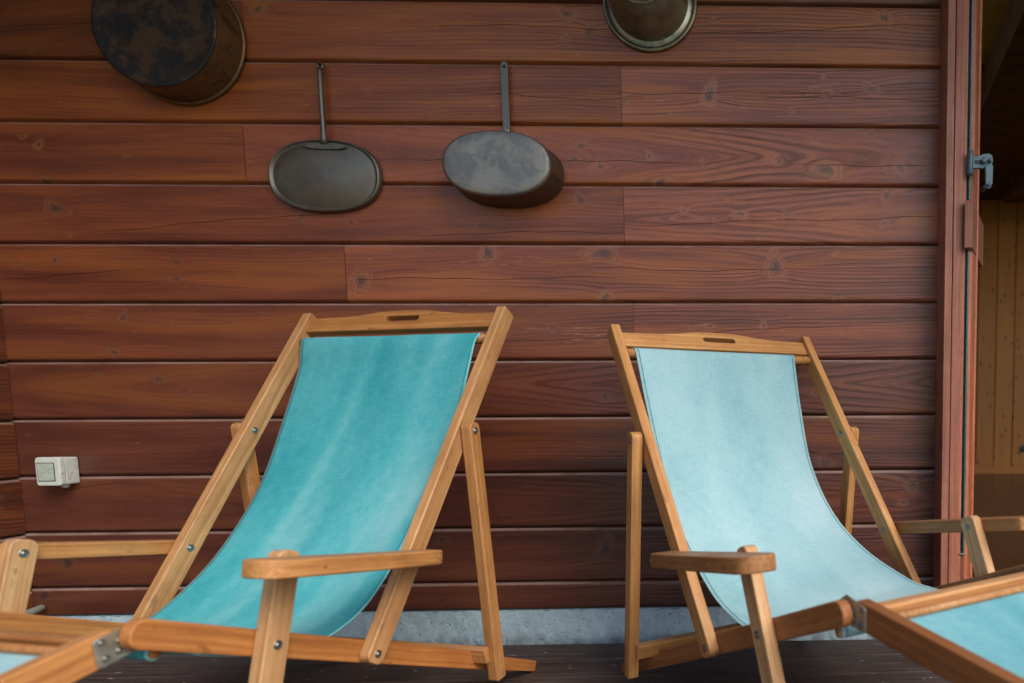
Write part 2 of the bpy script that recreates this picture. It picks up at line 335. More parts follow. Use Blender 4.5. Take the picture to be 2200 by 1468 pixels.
CEIL2 = mat_pine('room_ceiling_pine', (0.55, 0.24, 0.05), (0.66, 0.32, 0.075), 'x', 0.14)
IFLOOR = mat_pine('dark_floor_boards', (0.048, 0.020, 0.009), (0.105, 0.046, 0.020), 'x', 0.12, (0.03, 0.015, 0.01), 0.26, 0.2)
BEAM = mat_plain('dark_beam_wood', (0.085, 0.032, 0.012), 0.8, 0.0, 0.3, 8.0)
BEAM.node_tree.nodes['Principled BSDF'].inputs['Specular IOR Level'].default_value = 0.08
PLASTIC = mat_socket()
SOCKG = mat_plain('greenish_cover', (0.42, 0.50, 0.42), 0.25, 0.0, 0.1, 40.0)
DARK = mat_plain('black_rubber', (0.012, 0.013, 0.015), 0.5)
HARDW = mat_metal('blue_grey_casting', (0.065, 0.108, 0.135), (0.12, 0.18, 0.215), 0.42, 0.35, 50.0)
PIPE = mat_plain('weathered_zinc', (0.33, 0.34, 0.29), 0.5, 0.5)
GRASS = mat_plain('grass_ground', (0.075, 0.115, 0.04), 0.9, 0.0, 0.35, 0.6)

def mat_glass():
    s = NT('tinted_glass_edge'); s.base((0.35, 0.72, 0.68)); s.rough(0.05)
    s.b.inputs['Transmission Weight'].default_value = 0.85; s.b.inputs['IOR'].default_value = 1.5; return s.m
GLASS = mat_glass()

# ------------------------------------------------------------------ object helpers
def link(o, parent=None, M=None):
    COL.objects.link(o)
    if parent is not None: o.parent = parent
    if M is not None: o.matrix_local = M
    return o

def tag(o, label=None, cat=None, group=None, kind=None):
    if label: o['label'] = label
    if cat: o['category'] = cat
    if group: o['group'] = group
    if kind: o['kind'] = kind
    return o

def empty(name, loc, rz=0.0):
    o = bpy.data.objects.new(name, None); COL.objects.link(o); o['kind'] = 'thing'
    o.location = loc; o.rotation_euler = (0, 0, rz); o.empty_display_size = 0.1
    return o

WK = 1.041                                   # house units to metres; the house front lies 9 cm behind the deck edge
def house(o):
    l = o.location; o.location = (l.x*WK, l.y*WK+0.09, l.z*WK-0.0306); o.scale = (WK, WK, WK); return o

def mesh_obj(name, verts, faces, mat, parent=None, M=None, smooth=False, bevel=0.0, seg=2, color=None, recalc=True):
    me = bpy.data.meshes.new(name); me.from_pydata([tuple(v) for v in verts], [], faces); me.update()
    if recalc:
        bm = bmesh.new(); bm.from_mesh(me); bmesh.ops.recalc_face_normals(bm, faces=bm.faces); bm.to_mesh(me); bm.free()
    for m in (mat if isinstance(mat, (list, tuple)) else [mat]): me.materials.append(m)
    if smooth or bevel: me.polygons.foreach_set('use_smooth', [True]*len(me.polygons))
    o = bpy.data.objects.new(name, me)
    if bevel:
        b = o.modifiers.new('bevel', 'BEVEL'); b.width = bevel; b.segments = seg; b.limit_method = 'ANGLE'; b.angle_limit = R(38)
        b.harden_normals = True
    link(o, parent, M)
    if color: o.color = (*color, 1)
    return o

def frame(o, x, y):
    """matrix with origin o, X axis along x, Y axis near y"""
    x = Vector(x).normalized(); y = Vector(y); y = (y-x*y.dot(x)).normalized(); z = x.cross(y)
    M = Matrix.Identity(4)
    for i in range(3): M[i][0] = x[i]; M[i][1] = y[i]; M[i][2] = z[i]
    M.translation = Vector(o); return M

def prism(name, outline, th, mat, parent, M, bevel=0.003, color=None, holes=(), seg=2):
    """outline in local XY, thickness th centred on local Z"""
    bm = bmesh.new(); es = []
    if holes and isinstance(holes[0], str):          # long slot: outline and hole cut into an upper and a lower face
        up, lo, sl_up, sl_lo = outline; mk = lambda L: [bm.verts.new((x, y, -th/2)) for x, y in L]
        a, b, c, d_ = mk(up), mk(lo), mk(sl_up), mk(sl_lo)   # up: left end .. right end; lo: right .. left; sl_up left .. right; sl_lo right .. left
        bm.faces.new([a[-1]]+[c[-1]]+c[-2::-1]+[a[0]]+a[1:-1])
        bm.faces.new([a[0]]+[c[0]]+d_[::-1]+[c[-1]]+[a[-1]]+b)
    for loop in ([] if holes and isinstance(holes[0], str) else [outline]+list(holes)):
        vs = [bm.verts.new((x, y, -th/2)) for x, y in loop]
        es += [bm.edges.new((vs[i], vs[(i+1) % len(vs)])) for i in range(len(vs))]
    if holes and isinstance(holes[0], str): pass
    elif holes:
        bmesh.ops.triangle_fill(bm, use_beauty=True, use_dissolve=False, edges=es)
    else:
        bm.verts.ensure_lookup_table(); bm.faces.new(bm.verts[:])
    r = bmesh.ops.extrude_face_region(bm, geom=bm.faces[:])
    bmesh.ops.translate(bm, vec=(0, 0, th), verts=[g for g in r['geom'] if isinstance(g, bmesh.types.BMVert)])
    bmesh.ops.recalc_face_normals(bm, faces=bm.faces)
    me = bpy.data.meshes.new(name); bm.to_mesh(me); bm.free(); me.materials.append(mat)
    me.polygons.foreach_set('use_smooth', [True]*len(me.polygons))
    o = bpy.data.objects.new(name, me)
    if bevel:
        b = o.modifiers.new('bevel', 'BEVEL'); b.width = bevel; b.segments = seg; b.limit_method = 'ANGLE'; b.angle_limit = R(40); b.harden_normals = True
    link(o, parent, M)
    if color: o.color = (*color, 1)
    return o

def roundrect(x0, x1, y0, y1, r=0.0, r1=None, n=5):
    """rectangle, corner radius r at the x0 end and r1 at the x1 end"""
    r1 = r if r1 is None else r1
    pts = []
    for cx, cy, rr, a0 in ((x1, y1, r1, 0), (x0, y1, r, 90), (x0, y0, r, 180), (x1, y0, r1, 270)):
        if rr <= 0: pts.append((cx, cy)); continue
        sx = -1 if cx == x1 else 1; sy = -1 if cy == y1 else 1
        ox, oy = cx+sx*rr, cy+sy*rr
        for k in range(n+1):
            a = R(a0+90*k/n); pts.append((ox+rr*math.cos(a), oy+rr*math.sin(a)))
    return pts

def lathe(name, prof, mat, parent, M, n=48, sx=1.0, sy=1.0, power=2.0, color=None, mats=None, matidx=None):
    """profile [(r, z)] turned about local Z, optionally oval (superellipse)"""
    V = []; Fc = []
    for r, z in prof:
        for k in range(n):
            a = 2*math.pi*k/n; c, s = math.cos(a), math.sin(a)
            q = (abs(c)**power+abs(s)**power)**(-1.0/power)
            V.append((r*sx*c*q, r*sy*s*q, z))
    idx = []
    for i in range(len(prof)-1):
        for k in range(n):
            Fc.append((i*n+k, i*n+(k+1) % n, (i+1)*n+(k+1) % n, (i+1)*n+k)); idx.append(i)
    if prof[0][0] > 1e-6: pass
    o = mesh_obj(name, V, Fc, mats or mat, parent, M, smooth=True, color=color, recalc=False)
    if matidx: o.data.polygons.foreach_set('material_index', [matidx[i] for i in idx])
    return o

def tube(name, pts, rad, mat, parent=None, M=None, n=10, color=None):
    P = [Vector(p) for p in pts]; V = []; Fc = []
    rads = rad if isinstance(rad, (list, tuple)) else [rad]*len(P)
    ref = Vector((0.31, 0.87, 0.39))
    for i, p in enumerate(P):
        t = (P[min(i+1, len(P)-1)]-P[max(i-1, 0)]).normalized()
        a = (ref-t*ref.dot(t)).normalized(); b = t.cross(a)
        for k in range(n):
            an = 2*math.pi*k/n; V.append(p+rads[i]*(math.cos(an)*a+math.sin(an)*b))
    for i in range(len(P)-1):
        for k in range(n): Fc.append((i*n+k, i*n+(k+1) % n, (i+1)*n+(k+1) % n, (i+1)*n+k))
    Fc.append(tuple(range(n-1, -1, -1))); Fc.append(tuple(range((len(P)-1)*n, len(P)*n)))
    o = mesh_obj(name, V, Fc, mat, parent, M, smooth=True, color=color)
    return o

def box(name, lo, hi, mat, parent=None, bevel=0.0, color=None, M=None):
    (a, b, c), (d, e, f) = lo, hi
    V = [(a,b,c),(d,b,c),(d,e,c),(a,e,c),(a,b,f),(d,b,f),(d,e,f),(a,e,f)]
    F = [(0,3,2,1),(4,5,6,7),(0,1,5,4),(1,2,6,5),(2,3,7,6),(3,0,4,7)]
    return mesh_obj(name, V, F, mat, parent, M, bevel=bevel, color=color)

# ------------------------------------------------------------------ ground, deck, roof
ground = box('ground', (-300, -300, -0.6), (300, 300, -0.35), GRASS); tag(ground, kind='structure')
# deck boards: separate strips in one sheet of decking, worn gaps between
V = []; F = []
row = 0; y = -0.002
while y > -3.4:
    y1 = y-0.142+0.004
    x0, x1 = -2.6, 5.2
    dz = random.uniform(-0.0012, 0.0012)
    b0 = len(V); e = 0.0015
    for (yy, zz) in ((y, -0.03), (y, -e+dz), (y-e, dz), (y1+e, dz), (y1, -e+dz), (y1, -0.03)):
        V += [(x0, yy, zz), (x1, yy, zz)]
    for k in range(5): F.append((b0+2*k, b0+2*k+1, b0+2*k+3, b0+2*k+2))
    y -= 0.142; row += 1
deck = mesh_obj('deck', V, F, DECK); tag(deck, kind='structure')
box('deck_base', (-2.6, -3.4, -0.35), (5.2, -0.004, -0.031), BEAM); tag(bpy.data.objects['deck_base'], kind='structure')

roof = empty('porch_roof', (0, 0, 2.75)); tag(roof, 'unseen brown board roof over the porch, sized to shade the wall', 'roof')
box('ceiling_boards', (-2.9, -1.45, 0), (5.4, 0.14, 0.05), CEIL, roof)  # out of view; depth set so it darkens the wall top
for k in range(5):
    box('rafter', (-2.5+k*1.8, -1.5, -0.12), (-2.4+k*1.8, -0.02, -0.001), BEAM, roof)

# ------------------------------------------------------------------ plank walls
PITCH = 0.174
ZB = [1.9405942-PITCH*k for k in range(11)]       # groove heights seen in the wall
KN = {0: [(-0.605,1.907,0.010),(-0.542,1.86,0.009),(-0.611,1.839,0.007),(-0.171,1.893,0.004),(0.335,1.908,0.012),(-1.494,1.91,0.010)],
1: [(-0.444,1.665,0.006),(-0.191,1.681,0.014),(0.122,1.704,0.005),(0.164,1.691,0.007),(0.297,1.705,0.009),(0.055,1.636,0.005),(0.15,1.737,0.004)],
2: [(-0.577,1.531,0.009),(-0.6,1.494,0.009),(-0.52,1.474,0.007),(-0.372,1.505,0.006),(-0.216,1.488,0.004),(0.114,1.559,0.004),(0.019,1.49,0.005),(0.16,1.467,0.014),(0.388,1.472,0.011),(-0.343,1.428,0.009),(0.295,1.573,0.007),(-2.151,1.525,0.007),(-2.145,1.425,0.006)],
3: [(-2.122,1.345,0.012),(-1.411,1.322,0.009),(-1.266,1.307,0.007),(-0.583,1.375,0.009),(-0.904,1.299,0.005),(-0.274,1.345,0.007),(-0.102,1.336,0.007),(0.346,1.392,0.008),(0.339,1.309,0.007),(-0.14,1.379,0.004),(0.039,1.333,0.006)],
4: [(-1.249,1.134,0.014),(-0.866,1.217,0.017),(-0.517,1.217,0.014),(0.003,1.176,0.019),(-0.515,1.088,0.010),(0.189,1.218,0.005),(-2.138,1.194,0.006),(-1.785,1.188,0.007),(-1.789,1.14,0.007),(0.196,1.078,0.006),(-0.774,1.2,0.004)],
5: [(-1.955,1.026,0.007),(-1.992,0.924,0.008),(-0.683,0.994,0.007),(-0.203,0.998,0.006),(-0.035,1.0,0.007)],
6: [(-1.869,0.843,0.009),(-0.527,0.781,0.007),(0.123,0.792,0.006),(-2.046,0.858,0.005)],
7: [(-2.285,0.622,0.004),(0.156,0.571,0.013),(-0.546,0.629,0.004)],
8: [(0.433,0.496,0.012),(0.404,0.445,0.007),(-0.492,0.497,0.006)],
9: [(-2.19,0.28,0.013),(-0.541,0.305,0.017),(-1.047,0.341,0.007),(-1.49,0.331,0.009)],
10: [(-2.27,0.179,0.012),(-0.34,0.129,0.007),(-1.057,0.144,0.007)]}
JOINTS = {0: [-1.539], 1: [-0.452], 2: [-1.564], 3: [-0.454], 4: [-1.292], 5: [-0.433], 7: [-1.02], 8: [-0.30]}
# long drying checks: board -> list of (x0, z0, x1, z1)
CRK = {0: [(-0.98,1.868,-0.42,1.872),(-0.24,1.858,0.50,1.885)], 1: [(-0.86,1.676,-0.452,1.671),(-0.452,1.690,0.22,1.690),(-0.02,1.675,0.5,1.672)],
2: [(-0.62,1.488,-0.28,1.489),(0.13,1.478,0.46,1.480),(-1.05,1.49,-0.98,1.492)], 3: [(-1.98,1.285,-1.33,1.335),(-0.454,1.305,0.5,1.326),(-1.05,1.27,-0.46,1.284)],
4: [(-1.25,1.135,-0.55,1.147),(-0.90,1.187,-0.86,1.19),(-0.55,1.176,0.0,1.168),(-2.28,1.14,-1.95,1.165)], 5: [(-0.86,0.948,-0.433,0.978),(-0.42,0.968,0.15,0.998)],
8: [(-2.24,0.50,-1.95,0.535)], 9: [(-0.80,0.33,-0.6,0.335)]}
TINT = {-1: [(0.52,0.52,0.42)], 0: [(0.54,0.57,0.36),(0.86,0.88,0.64)], 1: [(0.86,0.86,0.60),(1.00,1.09,1.30)], 2: [(0.78,0.78,0.72),(0.98,1.00,1.10)],  # board tones, with shade low and left and sheen at right put in
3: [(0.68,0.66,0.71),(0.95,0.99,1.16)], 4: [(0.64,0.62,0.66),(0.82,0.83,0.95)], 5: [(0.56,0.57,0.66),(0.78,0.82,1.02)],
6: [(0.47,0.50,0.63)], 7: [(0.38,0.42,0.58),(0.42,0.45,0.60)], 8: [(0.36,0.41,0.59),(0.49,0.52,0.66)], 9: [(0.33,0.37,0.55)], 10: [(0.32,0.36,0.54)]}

def plank_sheet(rows, du):
    """rows: list of dict(x0,x1,z0,z1,seed,tint,knots,cracks,vee) -> numpy arrays of one wall mesh (wall face at y=0)"""
    VV=[]; FF=[]; PH=[]; KK=[]; CK=[]; UV=[]; TT=[]; WE=[]; EG=[]; base=0
    for rw in rows:
        x0,x1,z0,z1 = rw['x0'],rw['x1'],rw['z0'],rw['z1']; rng = np.random.RandomState(rw['seed'])
        nu = max(2, int((x1-x0)/du)+1)
        us = np.linspace(x0+0.0006, x1-0.0006, nu)
        us = np.concatenate([[us[0]], [us[0]+0.0012], us[1:-1], [us[-1]-0.0012], [us[-1]]])
        H = z1-z0; g = 0.0018
        # cross profile: (fraction-free z, y)
        prof = [(z0+g-0.004,0.022),(z0+g-0.0003,0.0165),(z0+g+0.0030,0.0080),(z0+g+0.0050,0.0024),(z0+g+0.0064,0.0005)]
        zin = np.linspace(z0+g+0.011, z1-g-0.008, max(4, int(H/du*1.6)))
        prof += [(z, 0.0) for z in zin]
        prof += [(z1-g-0.0066,0.0003),(z1-g-0.0052,0.0012),(z1-g-0.0014,0.0046),(z1-g,0.0070),(z1-g+0.0008,0.022)]
        zs = np.array([p[0] for p in prof]); ys = np.array([p[1] for p in prof])
        U, Z = np.meshgrid(us, zs); Y = np.repeat(ys[:,None], len(us), 1)
        endd = np.minimum(U-us[0], us[-1]-U); Y = Y+0*endd
        Y = Y + 0.0006*np.sin(U*2.1+rw['seed'])           # slightly out of true
        # small waviness of the edges
        v = Z-z0
        ph = v.copy(); kd = np.zeros_like(v)
        ph += 0.010*np.sin(U*rng.uniform(1.2,2.4)+rng.uniform(0,6))+0.004*np.sin(U*rng.uniform(5,8)+rng.uniform(0,6))
        if rw.get('vee'):
            vc, uc, kslope = rw['vee']
            ph = 0.6*np.sqrt((v-vc)**2+0.00012)+kslope*(U-uc)+0.004*np.sin(U*5+1)
        for (kx,kz,kr) in rw['knots']:
            kr=kr*1.40; pa,pb,pc=rng.uniform(0,6.28,3)
            dxx=(U-kx); dzz=(Z-kz); asp=0.42
            d2=(dxx*asp)**2+dzz**2; d=np.sqrt(d2+1e-9); rr=kr*1.25
            ph += 1.15*dzz*np.minimum(1.0, rr*rr/(d2+0.35*rr*rr))*np.exp(-d/(rr*4.5))*np.sign(1)
            th_=np.arctan2(dzz,dxx); dk=np.sqrt((dxx*rng.uniform(0.6,1.0))**2+(dzz*rng.uniform(0.9,1.15))**2)*(1+0.20*np.sin(2*th_+pa)+0.13*np.sin(3*th_+pb)+0.07*np.sin(5*th_+pc))
            ph += np.where(dk<rr*1.2, 0.55*(rr*1.2-dk), 0.0)
            kd=np.maximum(kd, np.clip(1.0-dk/(kr*2.6),0,1))
        ck = np.full_like(v, 1.0)
        for (a,b,c,d_) in rw['cracks']:
            if c < x0 or a > x1: continue
            t=(U-a)/(c-a); zc=b+(d_-b)*t+0.0035*np.sin(U*11+a*9)+0.0015*np.sin(U*37+a)+0.003*np.sin(U*4.3)
            e=np.clip(np.maximum(-t,t-1)*(c-a)*0.05,0,1)+np.where((t<0)|(t>1),0.004,0)
            taper=0.0004*np.clip(np.abs(t-0.5)*2,0,1)**3
            q=(Z-zc); q=np.where(q<0,q-taper-e,q+taper+e)
            ck=np.where(np.abs(q)<np.abs(ck),q,ck)
        we=np.zeros_like(v)
        for (wx,wz,ra,rb) in rw.get('wear',[]):
            we=np.maximum(we,np.clip(1.3-np.sqrt(((U-wx)/ra)**2+((Z-wz)/rb)**2),0,1))
        n=len(us); m=len(zs)
        VV.append(np.stack([U,Y,Z],-1).reshape(-1,3)); PH.append(ph.ravel()); KK.append(kd.ravel()); CK.append(ck.ravel()); WE.append(we.ravel())
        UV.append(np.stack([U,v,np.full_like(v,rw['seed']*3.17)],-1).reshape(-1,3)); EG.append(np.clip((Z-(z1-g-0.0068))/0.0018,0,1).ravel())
        TT.append(np.tile(np.array([*rw['tint'],1.0]),(n*m,1)))
        i=np.arange(m-1)[:,None]*n+np.arange(n-1)[None,:]+base
        FF.append(np.stack([i,i+1,i+n+1,i+n],-1).reshape(-1,4)); base+=n*m
    return [np.concatenate(a) for a in (VV,FF,PH,KK,CK,UV,TT,WE,EG)]

def sheet_object(name, data, parent=None, M=None):
    V,F,PH,KK,CK,UV,TT,WE,EG = data
    me=bpy.data.meshes.new(name); me.vertices.add(len(V)); me.vertices.foreach_set('co',V.astype(np.float32).ravel())
    me.loops.add(F.size); me.loops.foreach_set('vertex_index',F.astype(np.int32).ravel())
    me.polygons.add(len(F)); me.polygons.foreach_set('loop_start',np.arange(0,F.size,4,dtype=np.int32))
    me.update(calc_edges=True)
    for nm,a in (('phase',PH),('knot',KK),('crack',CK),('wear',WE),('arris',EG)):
        at=me.attributes.new(nm,'FLOAT','POINT'); at.data.foreach_set('value',a.astype(np.float32))
    at=me.attributes.new('uvw','FLOAT_VECTOR','POINT'); at.data.foreach_set('vector',UV.astype(np.float32).ravel())
    at=me.attributes.new('tint','FLOAT_COLOR','POINT'); at.data.foreach_set('color',TT.astype(np.float32).ravel())
    me.polygons.foreach_set('use_smooth',np.ones(len(F),dtype=bool))
    me.materials.append(CLAD); o=bpy.data.objects.new(name,me); return link(o,parent,M)

XL, XR = -2.36, 0.512
rows=[]; seed=1
edges_z=[1.9405942+PITCH*j for j in range(5,0,-1)]+ZB+[0.110]
for bi in range(len(edges_z)-1):
    z1=edges_z[bi]; z0=edges_z[bi+1]; k=bi-4            # k: board number below groove k-1 ... board 0 lies under groove 0
    kb=k-1
    xs=[XL]+JOINTS.get(kb,[])+[XR]
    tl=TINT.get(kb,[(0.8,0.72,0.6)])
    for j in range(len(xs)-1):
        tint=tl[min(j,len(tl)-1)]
        kn=[q for q in KN.get(kb,[]) if xs[j]<q[0]<xs[j+1]]
        rr=random.Random(seed)
        for _ in range(2 if kb>=0 else 1):
            q=(rr.uniform(xs[j],xs[j+1]),rr.uniform(z0+0.02,z1-0.02),rr.uniform(0.003,0.005))
            if q[0]<-0.9: kn.append(q)
        vee=None
        if kb==2 and j==1: vee=(0.085,-0.2,0.055)
        if kb==3 and j==1: vee=(0.075,0.0,-0.045)
        if kb==8: vee=(0.07,-0.4,0.05)
        if kb==6: vee=(0.10,-0.6,-0.04)
        wear=[(-0.592,0.975,0.11,0.030),(-0.75,0.99,0.10,0.010),(-0.22,1.0,0.07,0.008)] if kb==5 else []
        if kb==1: wear=[(-1.2,1.70,0.02,0.03)]
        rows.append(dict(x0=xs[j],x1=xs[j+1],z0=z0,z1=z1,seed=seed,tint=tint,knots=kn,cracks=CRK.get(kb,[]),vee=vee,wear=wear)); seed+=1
wall=house(empty('cabin_wall',(-0.9,0,0))); tag(wall,'red-brown horizontal plank wall behind the two deckchairs, on a concrete base','wall')
sheet_object('cladding',plank_sheet(rows,0.0105),wall,Matrix.Translation((0.9,0,0)))
box('wall_core',(XL+0.9,0.016,0.112),(XR-0.004+0.9,0.20,2.80),BEAM,wall)
# concrete base with a slightly uneven face
bmv=[];bmf=[]; nx,nz=180,20
for j in range(nz+1):
    for i in range(nx+1):
        x=XL+(XR-XL)*i/nx; z=-0.20+0.3085*j/nz
        yy=0.004+0.0015*math.sin(i*1.7+j)+random.uniform(-0.0008,0.0008)
        bmv.append((x+0.9,yy,z+(random.uniform(-0.002,0.0015) if j==nz else 0)))
for j in range(nz):
    for i in range(nx): a=j*(nx+1)+i; bmf.append((a,a+1,a+nx+2,a+nx+1))
n0=len(bmv); bmv+=[(XL+0.9,0.22,0.1065),(XR+0.9,0.22,0.1065)]
bmf.append((nz*(nx+1),nz*(nx+1)+nx,n0+1,n0))
mesh_obj('concrete_base',bmv,bmf,CONC,wall,smooth=True)

# left return wall, boards staggered by part of a pitch
rows2=[]
zs=[2.80-0.0-PITCH*k for k in range(0,16)]+[0.0]
off=0.055
for k in range(len(zs)-1):
    z1,z0=zs[k]+off-0.05,zs[k+1]+off-0.05
    if z0<0.0: z0=0.0
    if z1-z0<0.05: continue
    rr=random.Random(100+k)
    rows2.append(dict(x0=0.0,x1=2.0,z0=z0,z1=z1,seed=60+k,tint=(0.42,0.42,0.46),knots=[(rr.uniform(0.05,1.2),rr.uniform(z0+.03,z1-.03),rr.uniform(.006,.012)) for _ in range(2)],cracks=[],vee=None))  # unseen forward length drawn out to shade the left
side=house(empty('side_wall',(-2.303,0,0))); tag(side,'dark plank return wall at the far left edge, meeting the main wall in a corner','wall')
# local u runs towards the viewer (-Y), face looks to +X
Ms=Matrix(((0,-1,0,0),(-1,0,0,0),(0,0,1,0),(0,0,0,1)))
Ms=Matrix(((0,-1,0,0.0),(-1,0,0,-0.001),(0,0,1,0),(0,0,0,1)))
so=sheet_object('cladding',plank_sheet(rows2,0.03),side,Ms)
so.data.flip_normals()
box('wall_core',(-0.2,-2.0,0.0),(-0.016,-0.001,2.8),BEAM,side)

# ------------------------------------------------------------------ glazed door at the right
door=house(empty('glass_door',(0.56,-0.1,0))); tag(door,'red-brown timber door frame with a glass pane edge-on, right of the wall','door')
dx,dy=0.56,-0.1
def dbox(name,lo,hi,mat,bev=0.002,color=None):
    return box(name,(lo[0]-dx,lo[1]-dy,lo[2]),(hi[0]-dx,hi[1]-dy,hi[2]),mat,door,bev,color)
def vprism(name,poly,z0,z1,mat,bev=0.0015,color=None):
    """plan polygon extruded upright, grain upright"""
    Mx=Matrix(((0,0,1,0),(1,0,0,0),(0,1,0,0),(0,0,0,1)))
    # local X -> world Z, local Y -> world X, local Z -> world Y : build directly instead
    n=len(poly); V=[]; F=[]
    for z in (z0,z1): V+=[(z,x-dx,y-dy) for x,y in poly]
    F=[tuple(range(n-1,-1,-1)),tuple(range(n,2*n))]+[(i,(i+1)%n,n+(i+1)%n,n+i) for i in range(n)]
    M=Matrix(((0,1,0,0),(0,0,1,0),(1,0,0,0),(0,0,0,1)))
    return mesh_obj(name,V,F,mat,door,M,bevel=bev,color=color)
ZT=2.7
vprism('frame_trim',[(0.5035,-0.1),(0.5255,-0.1),(0.5255,0.02),(0.5135,0.02),(0.5135,-0.001),(0.5035,-0.001)],0.0,ZT,FRAMEW,0.002,(0.86,0.86,0.92))
vprism('frame_post',[(0.5275,-0.1),(0.557,-0.1),(0.557,0.06),(0.5275,0.06)],0.0,ZT,FRAMEW,0.003,(0.92,0.90,0.92))
vprism('frame_bead',[(0.5575,-0.094),(0.5655,-0.094),(0.5655,0.05),(0.5575,0.05)],0.0,ZT,FRAMEW,0.0015,(1.1,0.98,0.95))
vprism('gap_shade',[(0.566,-0.086),(0.572,-0.086),(0.572,0.04),(0.566,0.04)],0.30,ZT,DARK,0.001)  # black strip standing in for the shaded gap beside the pane
vprism('glass_pane',[(0.5725,-0.096),(0.5775,-0.096),(0.58,0.30),(0.575,0.30)],0.30,ZT,GLASS,0.0006)
vprism('pane_shoe',[(0.562,-0.098),(0.582,-0.098),(0.582,0.03),(0.562,0.03)],0.2935,0.299,STEEL,0.001)
vprism('frame_foot',[(0.5605,-0.09),(0.5785,-0.09),(0.5785,0.03),(0.5605,0.03)],0.0,0.292,FRAMEW,0.002,(0.55,0.50,0.50))
# inner stile of the opened leaf, its side face running back into the room
dv=Vector((0.40,0.92)).normalized(); nv=Vector((dv.y,-dv.x))
def leaf(x,y,wid,run): 
    p=Vector((x,y)); return [tuple(p),tuple(p+nv*wid*0+Vector((wid,0))),tuple(p+Vector((wid,0))+dv*run),tuple(p+dv*run)]
vprism('inner_bead',[(0.5795,-0.085),(0.5885,-0.085),(0.5885,0.02),(0.5795,0.02)],0.0,ZT,FRAMEW,0.0015,(1.25,1.05,0.98))
vprism('leaf_stile',leaf(0.5895,-0.07,0.006,0.055),0.0,ZT,FRAMEW,0.002,(0.92,0.70,0.45))
vprism('leaf_stile',leaf(0.6175,-0.02,0.006,0.012),0.0,ZT,FRAMEW,0.001,(1.25,1.05,0.95))
# grip block across the leaf
n2=Vector((1,0))
p0=Vector((0.5545,-0.122)); d2=Vector((0.118,0.29)).normalized()
blk=[tuple(p0),tuple(p0+Vector((0.0245,0))),tuple(p0+Vector((0.0245,0))+d2*0.31),tuple(p0+d2*0.31)]
vprism('grip_block',blk,1.2093,1.345,FRAMEW,0.0025,(0.62,0.55,0.50))
# latch casting clamped on the pane edge: clip, arm, dropped lever, pivots
lt=empty('latch',(0,0,0)); lt.parent=door
lt.location=(0.571-dx,-0.112-dy,1.452)
Mz=frame((0,0,0),(1,0,0),(0,0,1))           # XY outline upright, thickness along -Y
tube('clip',[(0,0,-0.034),(0,0,-0.030),(0,0,0.030),(0,0,0.034)],[0.007,0.0095,0.0095,0.007],HARDW,lt,n=14)
prism('arm',[(0.004,-0.018),(0.052,-0.018),(0.060,-0.012),(0.064,0.004),(0.062,0.018),(0.052,0.024),(0.036,0.022),(0.004,0.012)],0.012,HARDW,lt,frame((0,-0.004,0),(1,0,0),(0,0,1)),0.002)
prism('lever',[(0.040,-0.012),(0.063,-0.010),(0.062,-0.062),(0.056,-0.076),(0.046,-0.076),(0.042,-0.066)],0.010,HARDW,lt,frame((0,-0.011,0),(1,0,0),(0,0,1)),0.002)
tube('lever_tip',[(0.040,-0.016,-0.072),(0.040,0.008,-0.072)],0.008,DARK,lt,n=12)
for px,pz,rr in ((0.036,0.001,0.0085),(0.054,0.002,0.006),(0.052,-0.066,0.0055)):
    tube('pivot',[(px,-0.004,pz),(px,-0.019,pz),(px,-0.021,pz)],[rr,rr,rr*0.6],HARDW,lt,n=14)
prism('slot',[(0.010,-0.006),(0.030,-0.006),(0.030,0.004),(0.010,0.004)],0.002,DARK,lt,frame((0,-0.0105,0),(1,0,0),(0,0,1)),0.0005)

# ------------------------------------------------------------------ room seen through the doorway
box('room_floor',(0.2,0.06,-0.03),(6.0,5.6,0.004),IFLOOR); house(bpy.data.objects['room_floor']); tag(bpy.data.objects['room_floor'],kind='structure')
box('door_sill',(0.59,-0.02,0.0),(5.2,0.058,0.03),FRAMEW,color=(0.9,0.75,0.6)); house(bpy.data.objects['door_sill']); tag(bpy.data.objects['door_sill'],'low brown wooden sill under the doorway','sill',kind='thing')
pw=house(empty('pine_wall',(3,5.4,0))); tag(pw,'knotty pine board wall at the back of the room through the doorway','wall')
V=[];F=[]
for k in range(34):
    x0=-2.8+k*0.2-0.0; x1=x0+0.2-0.004; b0=len(V)
    V+=[(x0,0.012,0),(x0+0.004,0,0),(x1-0.004,0,0),(x1,0.012,0),(x0,0.012,3.0),(x0+0.004,0,3.0),(x1-0.004,0,3.0),(x1,0.012,3.0)]
    for q in range(3): F.append((b0+q,b0+q+1,b0+q+5,b0+q+4))
mesh_obj('boards',V,F,PINE,pw)
box('skirting_board',(-2.8,-0.02,0.005),(3.2,-0.002,0.10),PINE,pw,0.004)
box('back_panel',(-2.8,0.015,0),(3.2,0.10,3.0),BEAM,pw)
rc=house(empty('room_ceiling',(3,2.7,3.0))); tag(rc,'board ceiling of the room, shade painted over its far part, above the doorway','ceiling')
box('boards',(-2.8,-2.49,0),(3.2,2.9,0.06),CEIL2,rc)
box('ceiling_shade',(-2.8,-0.1,-0.07),(3.2,2.68,-0.005),BEAM,rc)  # added dark sheet, puts shade on the far ceiling by colour
ra=Vector((1.30-3,0.72-2.7,2.53-3)); rb=Vector((1.84-3,3.9-2.7,2.97-3))
b1=prism('rafter',roundrect(-0.3,(rb-ra).length+0.3,-0.11,0.11,0.0),0.50,BEAM,rc,frame(ra,rb-ra,(0,0,1)),0.004)
b2=box('tie_beam',(2.23-3,4.55-2.7,2.72-3),(6.2-3,4.75-2.7,2.99-3),BEAM,rc,0.01)
